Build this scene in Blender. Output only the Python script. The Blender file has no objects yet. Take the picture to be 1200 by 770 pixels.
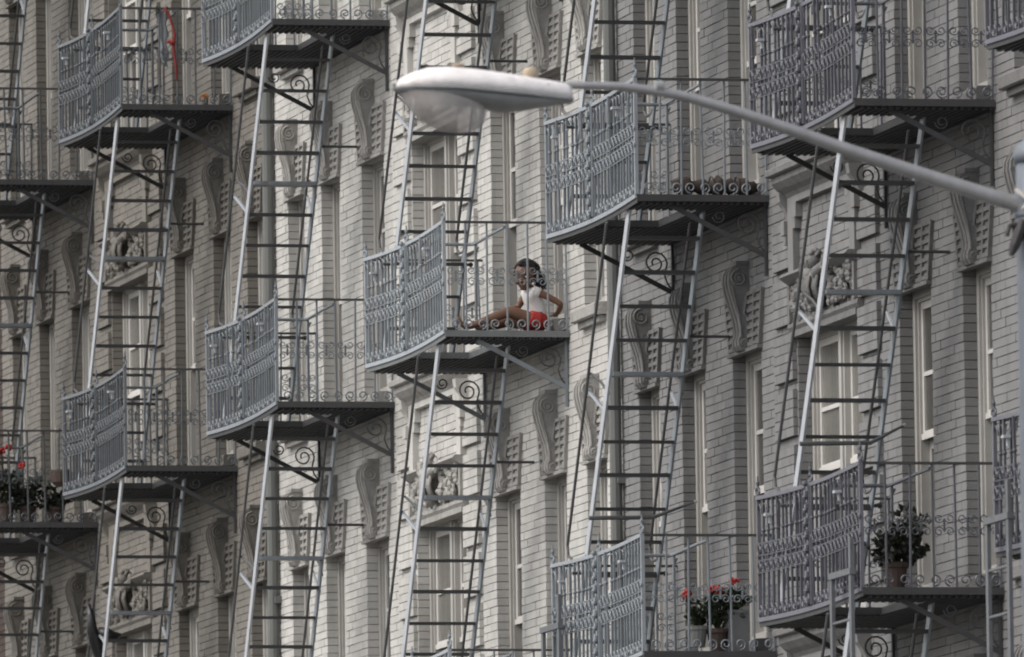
import bpy, bmesh, math, random
from mathutils import Vector, Matrix
R = math.radians
PI = math.pi
rnd = random.Random(7)
SC = bpy.context.scene
COL = SC.collection

# ------------------------------------------------------------------ camera
GZ = 1.7
cd = bpy.data.cameras.new("camera")
cam = bpy.data.objects.new("camera", cd)
COL.objects.link(cam)
SC.camera = cam
_F = Vector((0.223919, 0.970281, 0.091735)).normalized()
_Rt = Vector((0.974588, -0.223516, -0.014779)).normalized()
_Up = _Rt.cross(_F).normalized()
_Rt = _F.cross(_Up).normalized()
m = Matrix((( _Rt.x, _Up.x, -_F.x, -22.513), (_Rt.y, _Up.y, -_F.y, 0), (_Rt.z, _Up.z, -_F.z, GZ), (0, 0, 0, 1)))
cam.matrix_world = m
cd.sensor_width = 36
cd.lens = 450
cd.clip_start = 1
cd.clip_end = 3000
cd.dof.use_dof = True
cd.dof.focus_distance = 97
cd.dof.aperture_fstop = 9.5

# ------------------------------------------------------------------ light: soft overcast daylight
W = bpy.data.worlds.new("World")
SC.world = W
W.use_nodes = True
nt = W.node_tree
bg = nt.nodes['Background']
sky = nt.nodes.new('ShaderNodeTexSky')
sky.sky_type = 'NISHITA'
sky.sun_disc = False
SUN_EL, SUN_AZ = 50, -98          # azimuth from +Y towards +X
sky.sun_elevation = R(SUN_EL)
sky.sun_rotation = R(SUN_AZ)
sky.air_density = 1.0
sky.dust_density = 4.0
sky.ozone_density = 0.6
hs = nt.nodes.new('ShaderNodeHueSaturation')
hs.inputs['Saturation'].default_value = .42          # thin cloud: a paler sky
nt.links.new(sky.outputs[0], hs.inputs['Color'])
nt.links.new(hs.outputs[0], bg.inputs[0])
bg.inputs[1].default_value = 0.15
sl = bpy.data.lights.new("sun", 'SUN')
sl.energy = 0.72
sl.angle = R(50)
sl.color = (1, 0.96, 0.9)
so = bpy.data.objects.new("sun", sl)
COL.objects.link(so)
sd = Vector((math.sin(R(SUN_AZ)) * math.cos(R(SUN_EL)), math.cos(R(SUN_AZ)) * math.cos(R(SUN_EL)), math.sin(R(SUN_EL))))
so.rotation_euler = (-sd).to_track_quat('-Z', 'Y').to_euler()
so.location = (-30, 60, 60)
SC.view_settings.view_transform = 'Standard'
SC.view_settings.look = 'None'
SC.view_settings.exposure = 0.72
SC.view_settings.gamma = 1.0
SC.cycles.filter_width = 2.0

# ------------------------------------------------------------------ helpers
def mat(name, col, rough=.8, metal=0., var=.12, scale=6., bump=0., bscale=40., island=0., streak=0., streakcol=None, spec=.35, soot=0.):
    M = bpy.data.materials.new(name)
    M.use_nodes = True
    n = M.node_tree
    b = n.nodes['Principled BSDF']
    b.inputs['Roughness'].default_value = rough
    b.inputs['Metallic'].default_value = metal
    b.inputs['Specular IOR Level'].default_value = spec
    geo = n.nodes.new('ShaderNodeNewGeometry')
    def math_(op, a, c):
        q = n.nodes.new('ShaderNodeMath'); q.operation = op
        for i, v in enumerate((a, c)):
            if hasattr(v, 'links'): n.links.new(v, q.inputs[i])
            else: q.inputs[i].default_value = v
        return q.outputs[0]
    nz = n.nodes.new('ShaderNodeTexNoise')
    nz.inputs['Scale'].default_value = scale
    nz.inputs['Detail'].default_value = 6
    n.links.new(geo.outputs['Position'], nz.inputs['Vector'])
    fac = math_('MULTIPLY_ADD', nz.outputs['Fac'], 2 * var)
    fac.node.inputs[2].default_value = 1 - var
    if island:
        a = math_('MULTIPLY_ADD', geo.outputs['Random Per Island'], 2 * island)
        a.node.inputs[2].default_value = 1 - island
        fac = math_('MULTIPLY', fac, a)
    mx = n.nodes.new('ShaderNodeVectorMath'); mx.operation = 'SCALE'
    mx.inputs[0].default_value = col
    n.links.new(fac, mx.inputs['Scale'])
    out = mx.outputs[0]
    if streak:
        mp = n.nodes.new('ShaderNodeVectorMath'); mp.operation = 'MULTIPLY'
        mp.inputs[1].default_value = (6, 6, .55)
        n.links.new(geo.outputs['Position'], mp.inputs[0])
        n2 = n.nodes.new('ShaderNodeTexNoise'); n2.inputs['Scale'].default_value = 1.3; n2.inputs['Detail'].default_value = 7; n2.inputs['Roughness'].default_value = .65
        n.links.new(mp.outputs[0], n2.inputs['Vector'])
        rp = n.nodes.new('ShaderNodeMapRange'); rp.inputs[1].default_value = .5; rp.inputs[2].default_value = .78
        n.links.new(n2.outputs['Fac'], rp.inputs[0])
        f2 = math_('MULTIPLY', rp.outputs[0], streak)
        mm = n.nodes.new('ShaderNodeMix'); mm.data_type = 'RGBA'
        n.links.new(f2, mm.inputs[0]); n.links.new(out, mm.inputs[6]); mm.inputs[7].default_value = (*(streakcol or (.08, .07, .06)), 1)
        out = mm.outputs[2]
    if soot:
        n3 = n.nodes.new('ShaderNodeTexNoise'); n3.inputs['Scale'].default_value = .42; n3.inputs['Detail'].default_value = 9; n3.inputs['Roughness'].default_value = .7
        n.links.new(geo.outputs['Position'], n3.inputs['Vector'])
        r3 = n.nodes.new('ShaderNodeMapRange'); r3.inputs[1].default_value = .48; r3.inputs[2].default_value = .72
        n.links.new(n3.outputs['Fac'], r3.inputs[0])
        m3 = n.nodes.new('ShaderNodeMix'); m3.data_type = 'RGBA'
        n.links.new(math_('MULTIPLY', r3.outputs[0], soot), m3.inputs[0]); n.links.new(out, m3.inputs[6]); m3.inputs[7].default_value = (.075, .07, .062, 1)
        out = m3.outputs[2]
    n.links.new(out, b.inputs['Base Color'])
    if bump:
        nb = n.nodes.new('ShaderNodeTexNoise'); nb.inputs['Scale'].default_value = bscale; nb.inputs['Detail'].default_value = 5
        n.links.new(geo.outputs['Position'], nb.inputs['Vector'])
        bp = n.nodes.new('ShaderNodeBump'); bp.inputs['Strength'].default_value = bump; bp.inputs['Distance'].default_value = .01
        n.links.new(nb.outputs['Fac'], bp.inputs['Height']); n.links.new(bp.outputs[0], b.inputs['Normal'])
    return M

class MB:
    def __init__(s): s.v = []; s.f = []
    def add(s, vs, fs):
        o = len(s.v); s.v += [tuple(v) for v in vs]; s.f += [tuple(i + o for i in f) for f in fs]
    def box(s, x0, x1, y0, y1, z0, z1, faces='xXyYzZ'):
        vs = [(x0, y0, z0), (x1, y0, z0), (x1, y1, z0), (x0, y1, z0), (x0, y0, z1), (x1, y0, z1), (x1, y1, z1), (x0, y1, z1)]
        F = {'z': (0, 3, 2, 1), 'Z': (4, 5, 6, 7), 'y': (0, 1, 5, 4), 'Y': (2, 3, 7, 6), 'x': (0, 4, 7, 3), 'X': (1, 2, 6, 5)}
        s.add(vs, [F[c] for c in faces])
    def bar(s, a, b, w, h, up=(0, 0, 1)):
        a = Vector(a); b = Vector(b); d = (b - a).normalized(); up = Vector(up)
        r = d.cross(up)
        if r.length < 1e-4: r = d.cross(Vector((1, 0, 0)))
        r.normalize(); u = r.cross(d)
        vs = [p + r * (w / 2 * i) + u * (h / 2 * j) for p in (a, b) for i, j in ((-1, -1), (1, -1), (1, 1), (-1, 1))]
        s.add(vs, [(0, 1, 2, 3), (7, 6, 5, 4), (0, 4, 5, 1), (1, 5, 6, 2), (2, 6, 7, 3), (3, 7, 4, 0)])
    def tube(s, pts, r, n=5, closed=False, caps=True):
        pts = [Vector(p) for p in pts]; N = len(pts); rings = []
        rr = r if isinstance(r, (list, tuple)) else [r] * N
        prev = None
        for i, p in enumerate(pts):
            if closed: d = pts[(i + 1) % N] - pts[i - 1]
            else: d = pts[min(i + 1, N - 1)] - pts[max(i - 1, 0)]
            if d.length < 1e-9: d = Vector((0, 0, 1))
            d.normalize()
            ref = prev if prev is not None else (Vector((0, 0, 1)) if abs(d.z) < .9 else Vector((1, 0, 0)))
            a = ref - d * ref.dot(d)
            if a.length < 1e-5: a = d.orthogonal()
            a.normalize(); prev = a; c = d.cross(a)
            rings.append([p + (a * math.cos(2 * PI * k / n) + c * math.sin(2 * PI * k / n)) * rr[i] for k in range(n)])
        fs = []
        M = N if closed else N - 1
        for i in range(M):
            j = (i + 1) % N
            for k in range(n):
                fs.append((i * n + k, i * n + (k + 1) % n, j * n + (k + 1) % n, j * n + k))
        if caps and not closed:
            fs.append(tuple(range(n))[::-1]); fs.append(tuple((N - 1) * n + k for k in range(n)))
        s.add([v for q in rings for v in q], fs)
    def lathe(s, prof, n=12, c=(0, 0, 0), ax='z'):
        vs = []; fs = []
        for r, h in prof:
            for k in range(n):
                a = 2 * PI * k / n; x, y = r * math.cos(a), r * math.sin(a)
                vs.append({'z': (c[0] + x, c[1] + y, c[2] + h), 'x': (c[0] + h, c[1] + x, c[2] + y), 'y': (c[0] + x, c[1] + h, c[2] + y)}[ax])
        for i in range(len(prof) - 1):
            for k in range(n): fs.append((i * n + k, i * n + (k + 1) % n, (i + 1) * n + (k + 1) % n, (i + 1) * n + k))
        fs.append(tuple(range(n))[::-1]); fs.append(tuple((len(prof) - 1) * n + k for k in range(n)))
        s.add(vs, fs)
    def prism(s, poly, y0, y1):           # polygon in X-Z swept along Y
        n = len(poly)
        vs = [(x, y0, z) for x, z in poly] + [(x, y1, z) for x, z in poly]
        fs = [tuple(range(n)), tuple(range(2 * n - 1, n - 1, -1))] + [(i, n + i, n + (i + 1) % n, (i + 1) % n) for i in range(n)]
        s.add(vs, fs)
    def poly_yz(s, poly, x0, x1):         # polygon in Y-Z swept along X
        n = len(poly)
        vs = [(x0, y, z) for y, z in poly] + [(x1, y, z) for y, z in poly]
        fs = [tuple(range(n)), tuple(range(2 * n - 1, n - 1, -1))] + [(i, n + i, n + (i + 1) % n, (i + 1) % n) for i in range(n)]
        s.add(vs, fs)
    def ball(s, c, r, nu=8, nv=6):
        sx, sy, sz = r if isinstance(r, (tuple, list)) else (r, r, r)
        prof = []
        vs = []; fs = []
        for i in range(nv + 1):
            t = PI * i / nv
            for k in range(nu):
                a = 2 * PI * k / nu
                vs.append((c[0] + sx * math.sin(t) * math.cos(a), c[1] + sy * math.sin(t) * math.sin(a), c[2] + sz * math.cos(t)))
        for i in range(nv):
            for k in range(nu): fs.append((i * nu + k, (i + 1) * nu + k, (i + 1) * nu + (k + 1) % nu, i * nu + (k + 1) % nu))
        s.add(vs, fs)
    def mesh(s, name, m=None, smooth=False, fix=True):
        me = bpy.data.meshes.new(name)
        me.from_pydata(s.v, [], s.f)
        if fix:
            bm = bmesh.new(); bm.from_mesh(me); bmesh.ops.recalc_face_normals(bm, faces=bm.faces); bm.to_mesh(me); bm.free()
        if m: me.materials.append(m)
        if smooth:
            me.polygons.foreach_set('use_smooth', [True] * len(me.polygons))
        me.update()
        return me

def obj(name, me, parent=None, loc=(0, 0, 0), kind=None, label=None, matx=None):
    o = bpy.data.objects.new(name, me)
    COL.objects.link(o)
    o.location = loc
    if parent: o.parent = parent
    if kind: o['kind'] = kind
    if label: o['label'] = label
    if matx:
        o.material_slots[0].link = 'OBJECT'; o.material_slots[0].material = matx
    return o
def thing(name, label, cat, loc=(0, 0, 0), group=None, me=None, rz=0):
    o = obj(name, me, None, loc)
    o.rotation_euler.z = rz
    o['label'] = label; o['category'] = cat
    if group: o['group'] = group
    return o
def kids(o): return [c for c in bpy.data.objects if c.parent == o]
KID = {}
def copy_thing(src, tree, loc, label, group=None):
    r = src.copy(); COL.objects.link(r); r.location = loc; r['label'] = label
    if group: r['group'] = group
    for ch, gs in tree:
        c = ch.copy(); COL.objects.link(c); c.parent = r
        for g in gs:
            d = g.copy(); COL.objects.link(d); d.parent = c
    return r
def spiral(c, r0, r1, a0, turns, n=12, plane='xz', sgn=1):
    pts = []
    for i in range(n + 1):
        t = i / n; a = a0 + sgn * turns * 2 * PI * t; r = r0 + (r1 - r0) * t
        u, v = r * math.cos(a), r * math.sin(a)
        pts.append((c[0] + u, c[1], c[2] + v) if plane == 'xz' else (c[0], c[1] + u, c[2] + v))
    return pts

# ------------------------------------------------------------------ materials
PAINT = {  # own hues, plus lens fall-off darkening worked into the outer buildings' colours
 1: dict(brick=(.165, .153, .134), stone=(.135, .126, .112)),
 2: dict(brick=(.462, .453, .428), stone=(.295, .287, .27)),
 3: dict(brick=(.182, .181, .179), stone=(.142, .14, .137)),
}
for k, d in PAINT.items():
    d['brickm'] = mat('painted_brick_%d' % k, d['brick'], .75, var=.22, scale=1.1, island=.10, bump=.3, bscale=60, soot=.4, streak=.5, streakcol=tuple(c * .5 for c in d['brick']))
    d['stonem'] = mat('painted_stone_%d' % k, d['stone'], .8, var=.35, scale=11, bump=.7, bscale=55, streak=.5, streakcol=(.07, .062, .055))
    d['mortarm'] = mat('mortar_%d' % k, tuple(c * .52 for c in d['brick']), .95, var=.25, scale=9)
PAINT[0] = dict(brickm=mat('brown_brick', (.045, .031, .025), .85, var=.25, scale=4, island=.15), stonem=PAINT[1]['stonem'], mortarm=PAINT[1]['mortarm'])
PAINT[4] = PAINT[3]
M_FRAME = mat('cream_window_paint', (.35, .34, .32), .55, var=.12, scale=8, streak=.25, streakcol=(.2, .17, .13))
M_SASH = mat('white_sash_paint', (.50, .485, .46), .5, var=.15, scale=9)
M_GLASS = mat('window_glass', (.10, .098, .09), .18, var=.35, scale=1.1, spec=.35)
M_GLASS2 = mat('curtained_glass', (.24, .235, .215), .22, var=.3, scale=1.6, spec=.3)
M_ROOM = mat('dark_room', (.05, .046, .042), .9)
M_SHADE = mat('cream_roller_blind', (.36, .34, .29), .85, var=.15, scale=5)
M_LACE = mat('pale_curtain', (.34, .33, .31), .9, var=.25, scale=9)
for g_, a_ in ((M_GLASS, .5), (M_GLASS2, .45)):
    g_.node_tree.nodes['Principled BSDF'].inputs['Alpha'].default_value = a_
    g_.node_tree.nodes['Principled BSDF'].inputs['Roughness'].default_value = .06
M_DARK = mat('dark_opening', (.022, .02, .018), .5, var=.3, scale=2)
M_CURT = mat('yellow_curtain', (.40, .29, .12), .9, var=.2, scale=10)
M_IRON = mat('grey_painted_iron', (.185, .208, .225), .5, var=.28, scale=14, streak=.5, streakcol=(.12, .075, .05), spec=.5)
M_RAIL = mat('pale_painted_iron', (.31, .335, .36), .45, var=.12, scale=10, streak=.15, streakcol=(.12, .1, .09), spec=.5)
M_LAD = mat('pale_ladder_paint', (.38, .40, .425), .5, var=.25, scale=10, streak=.2, streakcol=(.12, .1, .09), spec=.5)
M_DROP = mat('dull_grey_iron', (.115, .122, .13), .55, var=.3, scale=12, streak=.5, streakcol=(.09, .055, .04))
M_HAND = mat('worn_iron', (.085, .088, .09), .6, var=.25, scale=9, streak=.3, streakcol=(.1, .06, .04))
M_SLAT = mat('sooty_iron', (.03, .03, .031), .7, var=.3, scale=9, spec=.3)  # near-black tone for the floor slats
M_EDGE = mat('mid_grey_iron', (.15, .158, .16), .55, var=.2, scale=9, streak=.3, streakcol=(.09, .06, .04))
M_DKIRON = mat('dark_iron', (.048, .049, .051), .6, var=.3, scale=9, spec=.4, streak=.3, streakcol=(.09, .05, .03))
M_PIPE = mat('drainpipe_paint', (.12, .125, .12), .6, var=.2, scale=3)

# ------------------------------------------------------------------ the setting: ground, pavement, road
ZA = 9.0204 + GZ
H1, H2 = 3.30, 3.143
FL = {'Z': ZA - 2 * H1, 'C': ZA - H1, 'A': ZA, 'B': ZA + H2, 'D': ZA + 2 * H2}
b = MB(); b.box(-3000, 3000, -3000, 3000, -3, -.14); obj('ground', b.mesh('ground', mat('ground_dirt', (.12, .115, .105), .95)), kind='structure')
b = MB(); b.box(-17.2, -5.3, -200, 400, -.2, -.13); obj('road', b.mesh('road', mat('asphalt', (.05, .05, .052), .9, bump=.3)), kind='structure')
b = MB(); b.box(-5.3, .3, -200, 400, -.2, 0); obj('pavement', b.mesh('pavement', mat('concrete', (.30, .29, .27), .9, bump=.3)), kind='structure')

# ------------------------------------------------------------------ tenement buildings
BW = 12.62
ABAYS = [(2.40, .86), (4.05, .74), (5.45, .66)]
BAYS = [('A', s * c, w) for c, w in ABAYS for s in (1, -1)] + [('B', 0, 1.80)]
STOREYS = [('Z', 'C', H1), ('C', 'A', H1), ('A', 'B', H2), ('B', 'D', H2)]
ZLO, ZHI = FL['Z'] - .35, FL['D'] - .15
def openings():
    o = []
    for lo, hi, h in STOREYS:
        for t, c, w in BAYS: o.append((c - w / 2, c + w / 2, FL[lo] + .12, FL[hi] - 1.05, t, c, w, lo))
    return o
OPS = openings()
def free_intervals(z, g=0):
    iv = [(-BW / 2, BW / 2)]
    for a, bb, z0, z1, *_ in OPS:
        if z0 - g < z < z1 + g:
            nv = []
            for p, q in iv:
                if bb + g <= p or a - g >= q: nv.append((p, q)); continue
                if a - g > p: nv.append((p, a - g))
                if bb + g < q: nv.append((bb + g, q))
            iv = nv
    return iv
def build_core():
    m = MB(); g = .012
    zs = sorted({ZLO, ZHI} | {z for o in OPS for z in (o[2] - g, o[3] + g)})
    for z0, z1 in zip(zs, zs[1:]):
        for p, q in free_intervals((z0 + z1) / 2, g): m.box(.012, .4, p, q, z0, z1)
    m.box(.0, .4, -BW / 2, BW / 2, -1.2, ZLO - .001)
    m.box(.0, .4, -BW / 2, BW / 2, ZHI + .001, ZHI + 4.5)
    m.box(-.5, .4, -BW / 2, BW / 2, ZHI + 4.501, ZHI + 5.2)      # cornice out of the picture
    return m
CH, BL, JZ, JY = .0635, .245, .0058, .0042
def build_bricks():
    out = []; r = random.Random(3)
    n = int((ZHI - ZLO) / CH)
    for i in range(n):
        z0 = ZLO + i * CH + JZ / 2; z1 = ZLO + (i + 1) * CH - JZ / 2; zc = (z0 + z1) / 2
        for p, q in free_intervals(zc):
            off = (i % 2) * BL / 2
            k0 = math.floor((p - off) / BL); y = p
            while y < q - 1e-6:
                e = off + (math.floor((y - off + 1e-6) / BL) + 1) * BL
                if q - e < .07: e = q
                if e - y < .07 and e < q: e += BL
                if q - e < .07: e = q
                e = min(e, q)
                j = r.uniform(-.0025, .0025)
                ya = y + (JY / 2 if y > p + 1e-6 else 0); yb = e - (JY / 2 if e < q - 1e-6 else 0)
                out.append((j, ya, yb, z0 + r.uniform(-.001, .001), z1 + r.uniform(-.001, .001)))
                y = e
    return out
BRICKS = build_bricks()
# the 300 nearest bricks in view are single objects; the rest is joined
def near_key(bk):
    yc = (bk[1] + bk[2]) / 2; zc = (bk[3] + bk[4]) / 2
    ok = yc < -4.42 and ZA - 2.2 < zc < ZA + .3
    return ok
cand = [bk for bk in BRICKS if near_key(bk)]
cand.sort(key=lambda k: k[1])
SINGLE = set(cand[:300])
rest = MB(); allb = MB()
for bk in BRICKS:
    j, ya, yb, z0, z1 = bk
    if bk not in SINGLE: rest.box(j, .1, ya, yb, z0, z1, 'xyYzZ')
    else: allb.box(j, .1, ya, yb, z0, z1, 'xyYzZ')
_cb = MB(); _cb.box(.75, 9., -BW / 2 + .01, BW / 2 - .01, -1.2, ZHI + 4.4); ME_BLOCK = _cb.mesh('interior', M_ROOM, fix=False)
ME_CORE = build_core().mesh('wall_core', PAINT[2]['mortarm'], fix=False)
ME_REST = rest.mesh('brickwork', PAINT[2]['brickm'], fix=False)
ME_PATCH = allb.mesh('brickwork_patch', PAINT[2]['brickm'], fix=False)
_bc = {}
def brick_mesh(L, hgt):
    k = (round(L, 3), round(hgt, 3))
    if k not in _bc:
        q = MB(); q.box(0, .1, -L / 2, L / 2, -hgt / 2, hgt / 2); _bc[k] = q.mesh('brick', PAINT[2]['brickm'], fix=False)
    return _bc[k]

# --- window of the plain bays: frame, sashes, panes, sill; origin at the middle of the opening's bottom
_wm = {}
def window_meshes(w, h, kind):
    k = (w, round(h, 3), kind)
    if k in _wm: return _wm[k]
    d = {}
    def frame_rect(mb, y0, y1, z0, z1, x0, x1, t, tb=None):
        tb = tb or t
        mb.box(x0, x1, y0, y0 + t, z0, z1); mb.box(x0, x1, y1 - t, y1, z0, z1)
        mb.box(x0 + .0005, x1 - .0005, y0 + t, y1 - t, z1 - tb, z1); mb.box(x0 + .0005, x1 - .0005, y0 + t, y1 - t, z0, z0 + tb)
    zm = h - 1.03
    fr = MB()
    Y = w / 2 - .002
    frame_rect(fr, -Y, Y, 0, h, .095, .2, .055, .06)
    frame_rect(fr, -Y + .055, Y - .055, .06, h - .06, .115, .22, .022)
    bays = [(-Y + .077, Y - .077)] if kind == 'A' else [(-Y + .077, -.07), (.07, Y - .077)]
    if kind == 'B': fr.box(.09, .2, -.07, .07, .06, h - .06); fr.box(.075, .0895, -.035, .035, .06, h - .06)
    d['frame'] = fr.mesh('window_frame', M_FRAME)
    d['parts'] = []
    for y0, y1 in bays:
        us = MB(); frame_rect(us, y0, y1, zm, h - .083, .135, .17, .042, .05); us.box(.137, .168, y0 + .042, y1 - .042, h - .60, h - .57)
        us.box(.122, .1345, y0, y1, zm - .01, zm + .03)
        ls = MB(); frame_rect(ls, y0, y1, .083, zm - .004, .18, .21, .045, .07)
        up = MB(); up.box(.15, .158, y0 + .03, y1 - .03, zm + .03, h - .1)
        lp = MB(); lp.box(.194, .2, y0 + .03, y1 - .03, .12, zm - .03)
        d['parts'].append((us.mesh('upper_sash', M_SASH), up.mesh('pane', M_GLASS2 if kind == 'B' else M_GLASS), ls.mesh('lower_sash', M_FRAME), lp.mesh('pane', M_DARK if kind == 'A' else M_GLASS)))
    sm = MB(); e = .07
    if kind == 'A':
        sm.prism([(.12, 0), (.12, -.09), (-.085, -.11), (-.10, -.10), (-.10, -.025), (-.09, -.012)], -w / 2 - e, w / 2 + e)
        sm.box(-.05, .02, -w / 2 - e + .03, w / 2 + e - .03, -.155, -.1105)
    else:
        e = .14
        sm.prism([(.12, 0), (.12, -.05), (-.17, -.07), (-.19, -.06), (-.19, -.02), (-.18, -.01)], -w / 2 - e, w / 2 + e)
        sm.prism([(.02, -.0705), (.02, -.22), (-.05, -.22), (-.07, -.19), (-.11, -.16), (-.15, -.115), (-.15, -.0705)], -w / 2 - e + .03, w / 2 + e - .03)
    d['sill'] = sm.mesh('sill', PAINT[2]['stonem'])
    _wm[k] = d
    return d

# --- splayed lintel with scroll keystone; origin at the middle of the opening's top
_lm = {}
def lintel_meshes(w):
    if w in _lm: return _lm[w]
    H = .40; b0 = w / 2 + .03; b1 = w / 2 + .135
    m = MB()
    m.poly_yz([(-b0, 0), (b0, 0), (b1, H), (-b1, H)], -.012, .02)
    for s in (-1, 1):                                  # ribs and pegs that leave slots between them
        def yy(t, z): return s * ((.11 + t * (b0 - .11)) + (z / H) * (t * (b1 - b0)))
        for t in (0., .5, 1.):
            ya0, ya1 = yy(t, .0), yy(t, H); wd = .03
            m.poly_yz([(ya0 - s * wd, .002), (ya0, .002), (ya1, H - .002), (ya1 - s * wd, H - .002)], -.030, -.0125)
        for k in range(7):
            z = .008 + k * (H - .03) / 6
            m.poly_yz([(yy(0, z), z), (yy(1, z) - s * .022, z), (yy(1, z + .028) - s * .022, z + .028), (yy(0, z + .028), z + .028)], -.028, -.0126)
    lint = m.mesh('lintel', PAINT[2]['stonem'])
    kx = [(0, .60), (-.09, .605), (-.135, .585), (-.16, .54), (-.165, .48), (-.15, .41), (-.118, .31), (-.088, .22), (-.072, .13), (-.075, .09), (-.09, .06), (-.088, .02), (-.065, -.012), (-.03, -.02), (0, -.015)]
    kx = [(x * .9, z) for x, z in kx]
    k = MB(); hw = .105
    k.prism(kx, -hw + .02, hw - .02)
    side = [(x * 1.05 - .003 if x < 0 else .001, z if z < .59 else z + .012) for x, z in kx]
    for y0, y1 in ((-hw, -hw + .036), (-.018, .018), (hw - .036, hw)): k.prism(side, y0, y1)
    k.box(-.10, 0, -hw - .01, hw + .01, .607, .635)
    for s in (-1, 1):
        yv = s * (hw + .001)
        k.tube(spiral((-.078, yv, .51), .062, .010, PI * .5, 1.9, 26, sgn=1), .010, 5)
        k.tube(spiral((-.048, yv, .035), .034, .008, PI * 1.5, 1.5, 16), .010, 5)
        k.tube([(-.134, yv, .46), (-.113, yv, .36), (-.088, yv, .26), (-.072, yv, .17), (-.066, yv, .08)], .008, 5)
        k.tube([(-.02, yv, .40), (-.035, yv, .33), (-.045, yv, .25), (-.02, yv, .22)], .012, 5)
        k.ball((-.078, yv, .51), (.016, .012, .016), 6, 4); k.ball((-.048, yv, .035), (.013, .012, .013), 6, 4)
    key = k.mesh('keystone', PAINT[2]['stonem'])
    cap = MB(); cap.box(-.04, .02, -b0, b0, -.03, -.002)
    _lm[w] = (lint, key, cap.mesh('lintel_edge', PAINT[2]['stonem']))
    return _lm[w]

# --- ornament above and beside the wide middle windows; origin at the middle of the opening's top
def build_wide_ornament():
    d = {}
    st = PAINT[2]['stonem']; bk = PAINT[2]['brickm']
    a = MB()                                            # apron: raised border with stepped ears, panel recessed
    a.box(-.05, .012, .80, .95, .40, .995); a.box(-.05, .012, -.95, -.80, .40, .995)
    a.box(-.051, .012, -.80, .80, .905, .996)
    for s in (-1, 1):
        a.box(-.052, .012, *sorted((s * .70, s * .80)), .80, .905)
        a.box(-.049, .012, *sorted((s * .74, s * .80)), .72, .80)
        a.box(-.075, .012, *sorted((s * .955, s * 1.06)), .69, .79); a.box(-.065, .012, *sorted((s * .955, s * 1.02)), .62, .685)
        a.prism([(.012, 1.0), (-.11, 1.0), (-.10, .93), (-.07, .89), (-.045, .84), (-.03, .80), (.012, .78)], *sorted((s * .955, s * 1.05)))
    d['apron'] = a.mesh('apron', bk)
    q = MB()
    q.prism([(.1, -.01), (-.03, -.01), (-.05, .02), (-.045, .05), (.1, .05)], -1.0, 1.0)
    q.box(-.045, .09, -.93, .93, -.055, -.0105)
    d['head_mould'] = q.mesh('head_moulding', st)
    r = MB()                                            # carved frieze: broken pediment, bust and foliage
    r.box(-.02, .012, -.94, .94, .052, .40)
    for s in (-1, 1):
        r.prism([(.012, .40), (-.10, .40), (-.12, .375), (-.08, .345), (-.05, .325), (.012, .315)], *sorted((s * .34, s * .96)))
        r.box(-.06, .01, *sorted((s * .90, s * .955)), .055, .32)
        r.tube(spiral((-.10, s * .30, .375), .055, .012, 0, 1.5, 16, 'yz', s), .028, 6)
    rr = random.Random(11)
    for s in (-1, 1):
        for i in range(46):                             # leaves and fruit
            y = s * rr.uniform(.18, .86); z = rr.uniform(.08, .32)
            r.ball((-.03 - rr.uniform(0, .035), y, z), (rr.uniform(.02, .045), rr.uniform(.025, .055), rr.uniform(.02, .05)), 6, 4)
        for i in range(5):
            r.tube(spiral((-.055, s * (.28 + i * .13), .19 + .05 * (-1) ** i), .06, .015, rr.uniform(0, 6), 1.3, 12, 'yz', (-1) ** i), .013, 5)
    d['frieze'] = r.mesh('carved_frieze', st)
    bst = MB()
    bst.lathe([(.02, .0), (.06, .02), (.05, .08), (.075, .15), (.085, .21), (.06, .26), (.035, .275), (.032, .31)], 12, (-.075, 0, .07))
    bst.ball((-.10, 0, .415), (.052, .046, .062), 12, 9); bst.ball((-.148, 0, .41), (.014, .011, .015), 6, 4)
    for i in range(26):
        a = rr.uniform(0, 6.28); t = rr.uniform(0, 1.5); bst.ball((-.09 + .05 * math.sin(t) * math.cos(a), .05 * math.sin(t) * math.sin(a), .43 + .055 * math.cos(t)), rr.uniform(.014, .024), 6, 4)
    for s in (-1, 1):
        bst.tube([(-.08, s * .04, .32), (-.11, s * .13, .315), (-.10, s * .22, .345), (-.085, s * .30, .375)], [.05, .05, .038, .022], 8)
        for i in range(4): bst.tube([(-.12, s * (.05 + .04 * i), .30), (-.13, s * (.05 + .035 * i), .22), (-.09, s * (.03 + .03 * i), .10)], .016, 5)
    for i in range(6): bst.tube([(-.15, -.06 + .024 * i, .30), (-.16, -.05 + .02 * i, .22), (-.13, -.04 + .016 * i, .11)], .011, 5)
    d['bust'] = bst.mesh('bust', st, smooth=True)
    c = MB(); c.box(-.030, .0125, 0, .54, 0, .335)
    d['quoin'] = c.mesh('quoin_core', PAINT[2]['mortarm'])
    # quoin faced with five courses of brick
    f = MB()
    for i in range(5):
        z0 = i * .067 + .004; z1 = (i + 1) * .067 - .004
        ys = [0, .235, .47, .54] if i % 2 == 0 else [0, .12, .355, .54]
        for ya, yb in zip(ys, ys[1:]): f.box(-.034 - (i * 7 % 3) * .001, .01, ya + (.003 if ya else -.003), yb - (.003 if yb < .54 else -.003), z0, z1)
    d['facing'] = f.mesh('quoin_brick', bk)
    return d
ORN = build_wide_ornament()
pm = MB()
pm.tube([(-.06, 0, -.1), (-.06, 0, ZHI + 4)], .048, 10)
for i in range(10): pm.box(-.06, .02, -.075, .075, .6 + i * 2.2, .66 + i * 2.2)
ME_PIPE = pm.mesh('drainpipe', M_PIPE)

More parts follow.
